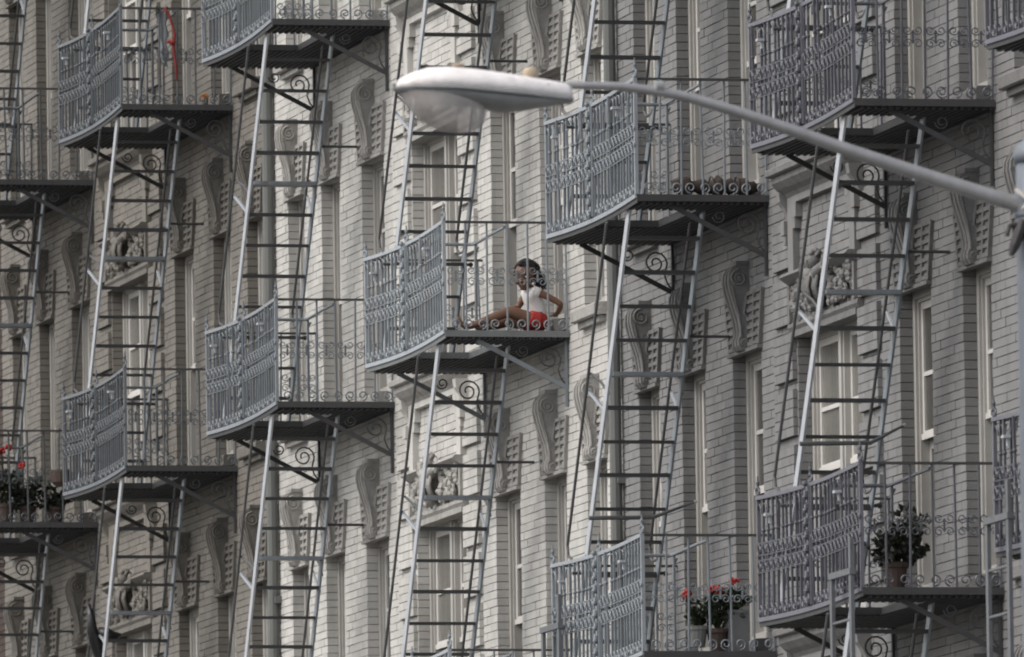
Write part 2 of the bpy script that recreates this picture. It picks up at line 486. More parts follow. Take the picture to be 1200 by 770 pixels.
CR = random.Random(21)
_cm = {}
def blind_mesh(w, h):
    q = MB(); q.box(-.003, .003, -w / 2 - .03, w / 2 + .03, -h, 0); q.tube([(0, -w / 2, -h), (0, w / 2, -h)], .009, 5); return q.mesh('roller_blind', M_SHADE)
def curtain_mesh(w, h, k):
    if (w, h, k) in _cm: return _cm[(w, h, k)]
    q = MB(); n = 26; span = (1.0, .55, .38)[k]
    for z in (.05, h * .5, h - .06):
        for i in range(n):
            u = i / (n - 1); y = -w / 2 - .03 + u * span * (w + .06) * (1 if z > h * .6 else (.85 if z > h * .3 else .95))
            q.v.append((.022 * math.sin(u * 30 + k), y, z))
    q.f = [(r_ * n + i, r_ * n + i + 1, (r_ + 1) * n + i + 1, (r_ + 1) * n + i) for r_ in range(2) for i in range(n - 1)]
    _cm[(w, h, k)] = q.mesh('curtain', M_LACE, True, fix=False); return _cm[(w, h, k)]
def building(idx, yc, step, label, detail=True):
    P = PAINT[idx]
    root = thing('tenement_building', label, 'building', (0, yc, step), 'tenement buildings along the street')
    obj('wall', ME_CORE, root, matx=P['mortarm'])
    obj('interior', ME_BLOCK, root)
    obj('brickwork', ME_REST, root, kind='stuff', matx=P['brickm'])
    if detail:
        for j, ya, yb, z0, z1 in cand[:300]:
            obj('brick', brick_mesh(round(yb - ya, 3), round(z1 - z0, 3)), root, (j, (ya + yb) / 2, (z0 + z1) / 2), matx=P['brickm'])
    else: obj('brickwork', ME_PATCH, root, kind='stuff', matx=P['brickm'])
    for a, bb, z0, z1, t, c, w, lo in OPS:
        if lo == 'Z' and idx in (0, 1) : pass
        d = window_meshes(w, z1 - z0, t)
        wo = obj('window', d['frame'], root, (0, c, z0))
        for us, up, ls, lp in d['parts']:
            obj('upper_sash', us, wo); obj('pane', up, wo); obj('lower_sash', ls, wo); obj('pane', lp, wo)
        obj('sill', d['sill'], wo, matx=P['stonem'])
        v = CR.random()
        for k_, (y0, y1) in enumerate([(-w / 2 + .08, w / 2 - .08)] if t == 'A' else [(-w / 2 + .08, -.07), (.07, w / 2 - .08)]):
            v = CR.random()
            if v < .45: obj('roller_blind', blind_mesh(round(y1 - y0, 3), (z1 - z0) * (.18 + .45 * CR.random())), wo, (.27, (y0 + y1) / 2, z1 - z0 - .04))
            if v > .3: obj('curtain', curtain_mesh(round(y1 - y0, 3), round(z1 - z0, 2), CR.randrange(3)), wo, (.32, (y0 + y1) / 2, 0), matx=M_CURT if (t == 'B' and idx in (1, 2) and k_ == 0 and CR.random() < .6) else M_LACE)
        if t == 'A':
            li, ke, ed = lintel_meshes(w)
            lo_ = obj('lintel', li, root, (0, c, z1), matx=P['stonem'])
            obj('keystone', ke, lo_, matx=P['stonem']); obj('lintel_edge', ed, lo_, matx=P['stonem'])
        else:
            fz = obj('carved_frieze', ORN['frieze'], root, (0, c, z1), matx=P['stonem'])
            obj('bust', ORN['bust'], fz, matx=P['stonem']); obj('head_moulding', ORN['head_mould'], fz, matx=P['stonem'])
            obj('apron', ORN['apron'], root, (0, c, z1), matx=P['brickm'])
            z = z1 + .46
            while z > z0 + .1:
                for s in (-1, 1):
                    q = obj('quoin', ORN['quoin'], root, (0, c + (.935 if s > 0 else -.935 - .54), z), matx=P['mortarm'])
                    obj('quoin_brick', ORN['facing'], q, matx=P['brickm'])
                z -= .405
    if idx in (1, 2): obj('drainpipe', ME_PIPE, root, (0, -BW / 2, 0))
    return root
BC = {4: 87.56 - BW, 3: 87.56, 2: 100.18, 1: 112.80, 0: 112.8 + BW}
BS = {4: .4, 3: .394, 2: 0, 1: 0, 0: 0}
building(3, BC[3], BS[3], 'grey painted brick tenement nearest the camera, behind the lamp arm')
building(2, BC[2], BS[2], 'pale painted brick tenement in the middle, behind the girl')
building(1, BC[1], BS[1], 'beige brick tenement farthest along the street, on the left')
building(0, BC[0], BS[0], 'red brown brick tenement just showing at the far left edge', False)
building(4, BC[4], BS[4], 'grey brick tenement at the right edge carrying the nearest balcony', False)

# ------------------------------------------------------------------ fire escape balconies
L = 2.98
YK = [(0, -.985), (.5, -.958), (1.0, -.935), (1.5, -.922), (1.9, -.918), (2.3, -.922), (2.65, -.935), (L, -.955)]
def sag(y): return -.014 * math.sin(PI * y / L)
def xo(y):
    for (a, p), (c, q) in zip(YK, YK[1:]):
        if y <= c:
            t = (y - a) / (c - a); return p + (q - p) * t
    return YK[-1][1]
def curve(z, n=24): return [(xo(L * i / n), L * i / n, z + sag(L * i / n)) for i in range(n + 1)]
def sweep_bar(mb, pts, w, h):
    n = len(pts); vs = []; fs = []
    for i, p in enumerate(pts):
        a = Vector(pts[max(i - 1, 0)]); c = Vector(pts[min(i + 1, n - 1)]); d = (c - a).normalized(); r = d.cross(Vector((0, 0, 1))).normalized()
        for s, t in ((-1, -1), (1, -1), (1, 1), (-1, 1)): vs.append(Vector(p) + r * (s * w / 2) + Vector((0, 0, t * h / 2)))
    for i in range(n - 1):
        for k in range(4): fs.append((i * 4 + k, i * 4 + (k + 1) % 4, i * 4 + 4 + (k + 1) % 4, i * 4 + 4 + k))
    fs += [(0, 1, 2, 3), tuple((n - 1) * 4 + k for k in (3, 2, 1, 0))]
    mb.add(vs, fs)
HY0, HY1, HX = .45, 1.72, -.38
def make_balcony():
    root = thing('fire_escape_balcony', 'x', 'fire escape balcony')
    tree = []
    def part(name, me, loc=(0, 0, 0), kind=None):
        o = obj(name, me, root, loc, kind); tree.append((o, [])); return o
    def sub(par, name, me, loc=(0, 0, 0)):
        o = obj(name, me, par, loc)
        for t in tree:
            if t[0] is par: t[1].append(o)
        return o
    f = MB()
    sweep_bar(f, [(x + .006, y, -.03 + z) for x, y, z in curve(0)], .012, .06)
    f.box(-.985, -.004, -.006, .006, -.05, 0); f.box(-.95, -.004, L - .006, L + .006, -.05, 0)
    f.box(-.96, -.02, HY0 - .03, HY0, -.06, -.012); f.box(-.86, -.02, HY1, HY1 + .03, -.06, -.012); f.box(HX - .030, HX - .016, HY0 + .001, HY1 - .001, -.062, -.014)
    part('edge_frame', f.mesh('edge_frame', M_DKIRON))
    lip = MB(); sweep_bar(lip, [(x - .004, y, -.012 + z) for x, y, z in curve(0)], .018, .03)
    part('bottom_rail', lip.mesh('bottom_rail', M_RAIL))
    s = MB(); x = -.03
    while x > -.97:
        hatch = x < HX - .01
        ys = [(.008, HY0 - .004), (HY1 + .004, L - .008)] if hatch else [(.008, L - .008)]
        for a, c in ys:
            # stay behind the bowed front edge
            if x - .02 < xo(c) + .012 or x - .02 < xo((a + c) / 2) + .012 or x - .02 < xo(a) + .012:
                yy = a
                while yy < c and x - .02 < xo(yy) + .012: yy += .03
                y2 = yy
                while y2 < c and x - .02 >= xo(y2) + .012: y2 += .03
                if y2 - yy > .1: s.box(x - .012, x + .012, yy, min(y2, c), -.072, -.011)
                continue
            s.box(x - .012, x + .012, a, c, -.072, -.011)
        x -= .05
    part('floor_slats', s.mesh('floor_slats', M_SLAT), kind='stuff')
    # front railing
    t = MB(); sweep_bar(t, curve(.835), .034, .026); part('top_rail', t.mesh('top_rail', M_RAIL))
    pk = MB(); pk.box(-.008, .008, -.008, .008, .0, .822, 'xXyY'); pk.lathe([(.010, -.012), (.016, -.004), (.016, .004), (.010, .012)], 6, (0, 0, .60)); pk = pk.mesh('picket', M_IRON)
    NP = 25
    for i in range(1, NP):
        y = L * i / NP; part('picket', pk, (xo(y) - .004, y, .003 + sag(y)))
    for nm, z in (('upper', .475), ('lower', .355)):
        bnd = MB()
        sweep_bar(bnd, [(x - .006, y, z - .042 + q) for x, y, q in curve(0)], .012, .008)
        sweep_bar(bnd, [(x - .006, y, z + .042 + q) for x, y, q in curve(0)], .012, .008)
        for i in range(NP):
            y = L * (i + .5) / NP; c = (xo(y) - .006, y, z + sag(y))
            k = 1 if i < NP / 2 else -1
            bnd.tube([(c[0] - .008, c[1] + .034 * k * math.sin(a * .95), c[2] + .034 * math.cos(a)) for a in [j * 2 * PI / 8 - PI for j in range(9)]], .0052, 4)
            bnd.ball((xo(L * i / NP) - .012, L * i / NP, z + sag(L * i / NP)), (.014, .015, .022), 6, 4)
        part('scroll_band', bnd.mesh('scroll_band', M_IRON))
    bc = MB(); tc = MB()
    for i in range(NP):
        y = L * (i + .5) / NP; x0 = xo(y) - .006
        bc.tube(spiral((x0, y, .052 + sag(y)), .042, .014, -PI / 2, 1.25, 12, 'yz', 1 if i % 2 else -1), .0075, 4)
        tc.tube([(x0, y - .052, .72), (x0, y - .045, .76), (x0, y - .02, .785), (x0, y + .02, .785), (x0, y + .045, .76), (x0, y + .052, .72)], .006, 4)
    part('bottom_scrolls', bc.mesh('bottom_scrolls', M_IRON), kind='stuff')
    part('arch_tracery', tc.mesh('arch_tracery', M_IRON), kind='stuff')
    cc = MB(); ym = 1.62; xm = xo(ym) - .02
    for sx in (-.05, .05): cc.tube([(xm, ym + sx, .01), (xm, ym + sx, .82)], .011, 5)
    for i in range(9):
        z = .06 + i * .092
        cc.tube(spiral((xm - .012, ym, z), .045, .012, PI * (i % 2), 1.4, 12, 'yz', 1 if i % 2 else -1), .009, 4)
        cc.ball((xm - .02, ym, z + .045), (.02, .028, .022), 6, 4)
    part('ornamental_post', cc.mesh('ornamental_post', M_IRON), (0, 0, sag(ym)))
    fi = MB(); fi.tube([(0, 0, 0), (0, 0, .05), (0, 0, .09), (0, 0, .145)], [.011, .011, .010, .004], 6); fi.ball((0, 0, .055), (.02, .02, .016), 8, 5); fi.ball((0, 0, .095), (.014, .014, .018), 8, 5)
    fi.tube(spiral((0, .03, .035), .028, .01, PI, 1.2, 10, 'yz'), .007, 4); fi.tube(spiral((0, -.03, .035), .028, .01, 0, 1.2, 10, 'yz', -1), .007, 4)
    fi = fi.mesh('finial', M_IRON)
    for y in (.01, 1.62, L - .01): part('finial', fi, (xo(y), y, .845 + sag(y)))
    ro = MB(); ro.box(-.05, .0, -.03, .03, -.009, .009); ro.box(-.02, 0, -.012, .012, -.06, -.0095)
    ro = ro.mesh('rosette', M_LAD)
    for y, z in ((2.62, .70), (.62, .70)): part('rosette', ro, (xo(y) - .013, y, z + sag(y)))
    cp = MB(); cp.box(-.013, .013, -.013, .013, 0, .86); cp = cp.mesh('corner_post', M_RAIL)
    part('corner_post', cp, (-.985, .004, 0)); part('corner_post', cp, (-.95, L - .004, 0))
    # end rails
    eb = MB(); eb.tube([(0, 0, 0), (0, 0, .83)], .0085, 6); eb = eb.mesh('end_bar', M_IRON)
    er = MB(); er.box(-.97, -.005, -.012, .012, .827, .845); er = er.mesh('end_rail', M_DKIRON)
    sc = MB()
    for sg in (1, -1):
        for side in (1, -1):
            pts = spiral((side * .037, 0, sg * .045), .034, .010, PI * (0 if side < 0 else 1), 1.3, 16, 'xz', side * sg)
            pts = [(side * .004, 0, 0)] + pts
            sc.tube(pts, .0042, 4)
    sc = sc.mesh('scroll', M_IRON)
    cus = []
    for sg in (1, -1):
        cu = MB(); cu.tube(spiral((0, 0, .05), .042, .012, -PI / 2, 1.3, 14, 'xz', sg), .0058, 4); cus.append(cu.mesh('curl', M_IRON))
    xs = [-.815, -.65, -.49, -.33, -.165, -.02]
    for y in (.004, L - .004):
        part('end_rail', er, (0, y, 0))
        for xx in xs: part('end_bar', eb, (xx, y, 0))
        for xx in (-.895, -.733, -.57, -.41, -.248, -.093): part('scroll', sc, (xx, y, .42))
        for i in range(9): part('curl', cus[i % 2], (-.06 - i * .105, y, 0))
    # wall brackets
    for y in (.07, L - .07):
        bk = MB(); bk.bar((-.93, y, -.05), (-.008, y, -.05), .028, .028); bk.bar((-.018, y, -.07), (-.018, y, -.58), .03, .02, (1, 0, 0))
        bk.bar((-.72, y, -.07), (-.02, y, -.43), .022, .034)
        bo = part('bracket', bk.mesh('bracket', M_DKIRON))
        bs = MB(); bs.tube(spiral((-.15, y, -.21), .09, .02, 0, 1.6, 22), .007, 5); bs.tube([(-.03, y, -.40), (-.06, y, -.36), (-.08, y, -.30), (-.06, y, -.21)], .007, 5)
        sub(bo, 'scroll', bs.mesh('bracket_scroll', M_DKIRON)); bs = MB()
        bs.tube(spiral((-.36, y, -.15), .05, .015, PI, 1.4, 16), .006, 5)
        sub(bo, 'scroll', bs.mesh('bracket_scroll', M_DKIRON))
    # guard rail round the hatch
    g = MB(); g.tube([(-.5, .01, .80), (-.5, .35, .795), (-.5, 1.02, .775), (-.52, 1.06, .77), (-.56, 1.07, .77), (-.93, 1.07, .77)], .013, 6)
    g.tube([(-.5, 1.04, .77), (-.5, 1.04, 0)], .012, 6); g.tube([(-.47, 1.07, .75), (-.5, 1.05, .70), (-.5, 1.04, .66)], .01, 5)
    part('hatch_rail', g.mesh('hatch_rail', M_IRON))
    return root, tree
BAL, BTREE = make_balcony()

# ------------------------------------------------------------------ ladders (steep iron stairs) from hatch to balcony below
def make_ladder(h):
    root = thing('fire_escape_ladder', 'x', 'ladder')
    tree = []
    def part(name, me, loc=(0, 0, 0)):
        o = obj(name, me, root, loc); tree.append((o, [])); return o
    y0, z0 = .51, -.02; zb = -h + .012; y1 = y0 + .725 * (H2 - .03)
    def X(x, z): return x + .05 * (z0 - z) / (z0 - zb)
    def P(z): return y0 + (z0 - z) / (z0 - zb) * (y1 - y0)
    d = Vector((0, y1 - y0, zb - z0)).normalized(); nrm = Vector((0, -d.z, d.y)); 
    if nrm.z < 0: nrm = -nrm
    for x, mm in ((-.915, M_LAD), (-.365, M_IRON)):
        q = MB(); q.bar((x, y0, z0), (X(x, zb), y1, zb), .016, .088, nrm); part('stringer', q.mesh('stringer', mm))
    tr = MB(); tr.box(-.905, -.375, -.045, .045, -.009, .009); tr.box(-.905, -.375, -.049, -.0452, -.013, .013); tr = tr.mesh('tread', M_DKIRON)
    tw = MB(); tw.box(-.905, -.375, -.085, .085, -.014, .014); tw = tw.mesh('tread', M_IRON)
    n = 13 if h < 3.2 else 14
    for i in range(1, n):
        z = z0 + (zb - z0) * i / n
        o = part('tread', tw if i == 5 else tr, (X(0, z), P(z) + rnd.uniform(-.01, .01), z)); o.rotation_euler.x = rnd.uniform(-.05, .1)
    for x_, off in ((-.915, -.075), (-.365, 0.0)):
        q = MB(); pts = []; x = x_
        for k in range(9):
            z = -.16 - k * (h - 1.06) / 8; x = X(x_, z); pts.append((x + off, P(z) + .33, z + .05))
        ze = -h + .93; pts += [(x + off * .95, P(ze) + .34, ze - .06), (x + off * .7, P(ze) + .27, ze - .10), (x, P(ze - .07) + .06, ze - .10), (x, P(ze - .07), ze - .07)]
        q.tube(pts, .0115, 6)
        zz = -1.2; q.tube([(x + off, P(zz) + .33, zz + .05), (x + off * .5, P(zz) + .18, zz - .02), (x, P(zz - .12), zz - .12)], .011, 5)
        part('handrail', q.mesh('handrail', M_HAND))
        br = MB(); zz = -1.32; br.bar((x + off - .004, P(zz) + .345, zz + .06), (x, P(zz - .13) - .0, zz - .13), .016, .022); part('handrail_bracket', br.mesh('handrail_bracket', M_RAIL))
    q = MB(); q.tube([(X(-.37, -.92), P(-.92) + .02, -.92), (-.03, P(-.92) + .02, -.92)], .011, 6); part('wall_tie', q.mesh('wall_tie', M_DKIRON))
    zc = -h + .73
    q = MB(); q.tube([(-.97, P(zc), zc), (-.27, P(zc), zc)], .012, 6); q.ball((-.265, P(zc), zc), .02, 8, 5); part('cross_bar', q.mesh('cross_bar', M_DKIRON))
    return root, tree
LAD1, LT1 = make_ladder(H1)
LAD2, LT2 = make_ladder(H2)

YN = {0: 114.46, 1: 108.19, 2: 101.84, 3: 95.57, 4: 89.22, 5: 82.94, 6: 76.64}
BOF = {0: 1, 1: 1, 2: 2, 3: 2, 4: 3, 5: 3, 6: 4}
def bz(c, fl): return FL[fl] + BS[BOF[c]]
GB = 'ornate iron fire escape balconies on the tenements'
GL = 'steep iron ladders between the fire escape balconies'
BALS = [
 (3, 'A', 'iron fire escape balcony with the girl in a white top sitting on it'),
 (1, 'B', 'iron balcony at upper left with a red cloth hanging inside'),
 (1, 'A', 'empty grey iron balcony at left, right of the flower pot balcony'),
 (2, 'B', 'iron balcony cut by the top edge, right of the one with the red cloth'),
 (2, 'A', 'empty iron balcony just left of and lower than the girl'),
 (0, 'B', 'dimmed iron balcony at the left edge near the top, only its end in view'),
 (0, 'A', 'dimmed iron balcony at the lower left edge holding red flowers'),
 (3, 'C', 'balcony at the bottom edge below the girl, only its top rail showing'),
 (4, 'A', 'iron balcony right under the lamp arm, a brown bundle on its floor'),
 (4, 'C', 'iron balcony at the bottom centre right with red geraniums on it'),
 (5, 'A', 'iron balcony at upper right crossed by the thick end of the lamp arm'),
 (5, 'C', 'purplish grey iron balcony at lower right with a dark leafy bush'),
 (6, 'A', 'corner of an iron balcony at the top right corner of the photo'),
 (6, 'C', 'iron balcony cut by the right edge, low in the photo'),
 (3, 'B', 'iron balcony above the girl, just out of the top of the photo'),
 (4, 'B', 'iron balcony above the lamp head, out of the top of the photo'),
 (5, 'B', 'iron balcony above the upper right one, out of the top of the photo'),
 (0, 'D', 'topmost iron balcony at the far left, above the photo'),
 (1, 'D', 'topmost iron balcony above the one with the red cloth'),
]
first = True
for c, fl, lab in BALS:
    loc = (0, YN[c], bz(c, fl))
    if first:
        BAL.location = loc; BAL['label'] = lab; BAL['group'] = GB; first = False
    else:
        t = copy_thing(BAL, BTREE, loc, lab, GB)
for o, gs in BTREE:
    if o.name.split('.')[0] in ('edge_frame', 'bracket'):
        o.material_slots[0].link = 'OBJECT'; o.material_slots[0].material = M_EDGE if o.name.startswith('edge') else M_IRON
LADS = [
 (3, 'A', 'ladder hanging from the balcony where the girl sits'),
 (4, 'A', 'ladder below the balcony under the lamp arm, right of the girl'),
 (5, 'A', 'ladder with one pale edge below the thick end of the lamp arm, at right'),
 (2, 'A', 'ladder running down to the bottom edge from the balcony left of the girl'),
 (1, 'A', 'ladder at lower left with black plastic caught on it'),
 (0, 'A', 'dark ladder at the lower left corner below the red flowers'),
 (5, 'C', 'ladder under the lower right balcony with the bush'),
 (3, 'B', 'ladder behind the lamp head, coming down to the balcony of the girl'),
 (4, 'B', 'ladder coming down onto the balcony under the lamp arm'),
 (5, 'B', 'ladder coming down onto the upper right balcony'),
 (2, 'B', 'ladder between the two balconies in the column left of the girl'),
 (1, 'B', 'ladder between the two balconies in the second column from the left edge'),
 (0, 'B', 'dark ladder at the left edge coming down to the red flowers'),
 (1, 'D', 'ladder at the top left coming down to the balcony with the red cloth'),
 (0, 'D', 'dark ladder in the top left corner'),
]
SHADE = {0: .33, 1: .42, 2: .68, 4: .85, 5: .38, 6: .36}            # iron colour darkened by column to carry light fall-off towards the view's sides
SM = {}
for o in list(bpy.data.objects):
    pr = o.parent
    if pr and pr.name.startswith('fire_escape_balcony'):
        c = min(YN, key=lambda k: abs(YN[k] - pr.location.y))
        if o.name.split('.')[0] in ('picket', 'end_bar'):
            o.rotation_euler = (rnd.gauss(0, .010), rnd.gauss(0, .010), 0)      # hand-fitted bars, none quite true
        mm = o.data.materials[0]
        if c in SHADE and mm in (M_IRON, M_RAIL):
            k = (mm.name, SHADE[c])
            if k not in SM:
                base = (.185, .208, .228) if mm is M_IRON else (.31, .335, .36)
                SM[k] = mat(mm.name + '_falloff', tuple(q * SHADE[c] * w for q, w in zip(base, (1.06, .97, 1.06) if c > 4 else (1, 1, 1))), .5, var=.2, scale=12, streak=.3, streakcol=(.08, .07, .06), spec=.5)
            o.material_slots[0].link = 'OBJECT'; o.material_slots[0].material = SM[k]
f1 = f2 = True
for c, fl, lab in LADS:
    loc = (0, YN[c], bz(c, fl))
    long = fl in ('A', 'C')
    if long and f1: LAD1.location = loc; LAD1['label'] = lab; LAD1['group'] = GL; f1 = False
    elif (not long) and f2: LAD2.location = loc; LAD2['label'] = lab; LAD2['group'] = GL; f2 = False
    else: copy_thing(LAD1 if long else LAD2, LT1 if long else LT2, loc, lab, GL)

# drop ladders hooked outside the lowest balconies
def drop_ladder(c, y0, top, label):
    z = bz(c, 'C')
    root = thing('drop_ladder', label, 'drop ladder', (-1.05, YN[c] + y0, z), 'drop ladders on the lowest balconies')
    for y, t in ((0, top + .22), (.52, top)):
        q = MB(); q.box(-.012, .012, -.03, .03, -2.9, t); obj('ladder_rail', q.mesh('ladder_rail', M_DROP), root, (0, y, 0))
    q = MB(); q.box(-.02, .02, -.04, .56, top - .03, top + .012); q.box(-.0, .07, .1, .13, top - .03, top); obj('hook_plate', q.mesh('hook_plate', M_DROP), root)
    rg = MB(); rg.tube([(0, .03, 0), (0, .49, 0)], .011, 6); rg = rg.mesh('rung', M_DROP)
    for k in range(9): obj('rung', rg, root, (0, 0, top - .33 - k * .3))
drop_ladder(4, 2.38, .36, 'grey drop ladder at the far end of the balcony with red geraniums')
drop_ladder(5, .05, .12, 'grey drop ladder in front of the near end of the balcony with the bush')
drop_ladder(6, 2.30, .17, 'grey drop ladder near the right edge of the photo')

# ------------------------------------------------------------------ street lamp (mast arm over the road)
def lamp():
    M_POLE = mat('weathered_aluminium', (.30, .295, .295), .3, .3, var=.25, scale=12, streak=.4, streakcol=(.13, .13, .14), spec=.5)
    M_HOUS = mat('pinkish_grey_lamp_paint', (.70, .665, .65), .6, var=.2, scale=16, streak=.55, streakcol=(.38, .33, .30), bump=.35, bscale=70)
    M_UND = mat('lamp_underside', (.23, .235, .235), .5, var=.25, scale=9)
    M_BAND = mat('steel_band', (.6, .55, .5), .4, .3, var=.2)
    M_BOWL = mat('frosted_lamp_bowl', (.50, .465, .445), .5, var=.5, scale=11, spec=.5)
    nt_ = M_BOWL.node_tree; pb = nt_.nodes['Principled BSDF']; pb.inputs['Alpha'].default_value = .62
    M_CELL = mat('photocell', (.36, .29, .21), .7, var=.5, scale=30)
    Y = 62.0
    X0 = -5.47
    root = thing('street_lamp', 'street lamp with long curved arm and pinkish grey cobra head, in front of the buildings', 'street lamp', (X0, Y, GZ))
    def loc(x, z): return (x - X0, 0, z)
    p = MB(); p.lathe([(.17, -GZ), (.17, .1 - GZ), (.14, .3 - GZ), (.13, 1), (.115, 6.2), (.11, 6.74)], 20); p.lathe([(.12, 6.72), (.125, 6.76), (.11, 6.80), (.07, 6.84), (.0, 6.86)], 20)
    M_MAST = mat('blue_grey_mast', (.12, .135, .155), .5, var=.2, scale=8, spec=.5)
    obj('pole', p.mesh('pole', M_MAST, True), root)
    ctrl = [(-5.46, 6.471), (-5.634, 6.522), (-5.988, 6.627), (-6.430, 6.765), (-6.738, 6.868), (-7.045, 6.966), (-7.309, 7.038), (-7.572, 7.077), (-7.748, 7.086), (-7.95, 7.085)]
    pts = []
    def cr(p0, p1, p2, p3, t): return .5 * (2 * p1 + (p2 - p0) * t + (2 * p0 - 5 * p1 + 4 * p2 - p3) * t * t + (3 * p1 - p0 - 3 * p2 + p3) * t ** 3)
    for i in range(len(ctrl) - 1):
        q = [Vector(ctrl[max(0, min(len(ctrl) - 1, i + k))]) for k in (-1, 0, 1, 2)]
        for t in range(5): pts.append(cr(*q, t / 5))
    pts.append(Vector(ctrl[-1]))
    n = len(pts)
    a = MB(); a.tube([loc(v.x, v.y) for v in pts], [.046 - .028 * (i / (n - 1)) ** .8 for i in range(n)], 14)
    obj('arm', a.mesh('arm', M_POLE, True), root)
    c = MB(); c.lathe([(.03, -.02), (.032, -.015), (.032, .015), (.03, .02)], 12, loc(-7.43, 7.083), 'x'); obj('arm_collar', c.mesh('collar', M_UND), root)
    # clamp with band and loose ends where the arm meets the pole
    k = MB(); k.lathe([(.118, 6.44), (.124, 6.45), (.124, 6.56), (.118, 6.57)], 20); obj('clamp', k.mesh('clamp', M_MAST), root)
    k = MB()
    k.tube([(-.075 + .06 * math.cos(t) * .3, -.02 - .11 * math.sin(t), 6.52 + .045 * math.cos(t)) for t in [i * PI / 8 for i in range(9)]], .016, 6)
    k.bar((-.14, -.08, 6.575), (-.02, -.13, 6.47), .03, .02); obj('band', k.mesh('band', M_BAND), root)
    k = MB()
    k.ball((-.10, -.06, 6.37), (.035, .03, .035), 8, 6); k.tube([(-.10, -.06, 6.42), (-.12, -.07, 6.36), (-.15, -.075, 6.29), (-.17, -.08, 6.24)], [.022, .03, .028, .014], 7)
    k.tube([(-.06, -.09, 6.40), (-.075, -.1, 6.32), (-.06, -.11, 6.22)], [.02, .028, .015], 7); k.tube([(-.11, -.05, 6.40), (-.17, -.06, 6.39), (-.185, -.065, 6.34)], .014, 6)
    obj('loose_wrapping', k.mesh('wrapping', mat('black_tape', (.03, .028, .028), .6)), root)
    # head : lofted sections  (x, z of seam, half width, height above seam, depth below seam)
    sec = [(-8.79, 7.068, .012, .012, .010), (-8.765, 7.068, .05, .042, .016), (-8.71, 7.067, .095, .078, .028), (-8.62, 7.064, .135, .115, .044), (-8.52, 7.06, .155, .125, .055), (-8.38, 7.05, .158, .125, .066), (-8.25, 7.04, .148, .118, .082), (-8.15, 7.033, .13, .111, .070), (-8.05, 7.027, .10, .103, .045), (-7.97, 7.022, .075, .095, .026), (-7.91, 7.019, .062, .085, .016), (-7.885, 7.017, .05, .07, .012)]
    def loft(up):
        q = MB(); N = 12
        for x, z, w, h, dp in sec:
            for i in range(N + 1):
                t = PI * i / N
                if up: q.v.append((x - X0, w * math.cos(t), z + h * .9 * math.sin(t) ** .75 if 0 < i < N else z))
                else: q.v.append((x - X0, w * .95 * math.cos(t), z - .012 - dp * math.sin(t) ** .8 if 0 < i < N else z - .012))
        for s in range(len(sec) - 1):
            for i in range(N): q.f.append((s * (N + 1) + i, s * (N + 1) + i + 1, (s + 1) * (N + 1) + i + 1, (s + 1) * (N + 1) + i))
            q.f.append((s * (N + 1), (s + 1) * (N + 1), (s + 1) * (N + 1) + N, s * (N + 1) + N))
        q.f.append(tuple(range(N + 1))); q.f.append(tuple((len(sec) - 1) * (N + 1) + i for i in range(N + 1)))
        return q
    hd = obj('lamp_head', loft(True).mesh('lamp_head', M_HOUS, True), root)
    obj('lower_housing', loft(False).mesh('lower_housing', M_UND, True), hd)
    rim = MB(); ring = [(x - X0, w * 1.02, z - .006) for x, z, w, h, dp in sec] + [(x - X0, -w * 1.02, z - .006) for x, z, w, h, dp in sec[::-1]]
    rim.tube(ring, .0075, 5, closed=True); obj('rim', rim.mesh('rim', M_UND), hd)
    bw = MB(); N = 24; rows = 9
    for r in range(rows + 1):
        t = r / rows * PI / 2
        for i in range(N):
            a_ = 2 * PI * i / N
            bw.v.append((-8.545 - X0 + .215 * math.cos(t) ** .8 * math.cos(a_) + .06 * math.sin(t), .135 * math.cos(t) ** .8 * math.sin(a_), 7.03 - .188 * math.sin(t) + .035 * math.cos(t) * math.cos(a_) * -.6))
    for r in range(rows):
        for i in range(N): bw.f.append((r * N + i, r * N + (i + 1) % N, (r + 1) * N + (i + 1) % N, (r + 1) * N + i))
    obj('glass_bowl', bw.mesh('bowl', M_BOWL, True), hd)
    pc = MB(); pc.lathe([(.036, 0), (.042, .015), (.042, .035), (.034, .05), (.015, .057), (0, .058)], 14, (-8.09 - X0, 0, 7.118)); obj('photocell', pc.mesh('photocell', M_CELL, True), hd)
    dr = MB(); dr.ball((-8.46 - X0, .01, 7.183), (.035, .03, .012), 8, 5); obj('bird_dropping', dr.mesh('dropping', M_CELL), hd)
    hg = MB(); hg.box(-8.80 - X0, -8.775 - X0, -.02, .02, 7.05, 7.085); obj('latch', hg.mesh('front_latch', M_UND), hd)
    for x in (-8.2, -8.02):
        bo = MB(); bo.lathe([(.012, 0), (.012, .008), (.008, .012)], 8, (x - X0, -(.118 if x < -8.1 else .075), 7.075), 'y'); obj('bolt', bo.mesh('bolt', M_UND), hd)
    sk = MB(); sk.tube([(-7.98 - X0, -.02, 7.0), (-7.93 - X0, -.03, 6.96), (-7.915 - X0, -.03, 6.93), (-7.895 - X0, -.03, 6.945)], .005, 5); obj('latch_wire', sk.mesh('latch', M_BAND), hd)
lamp()

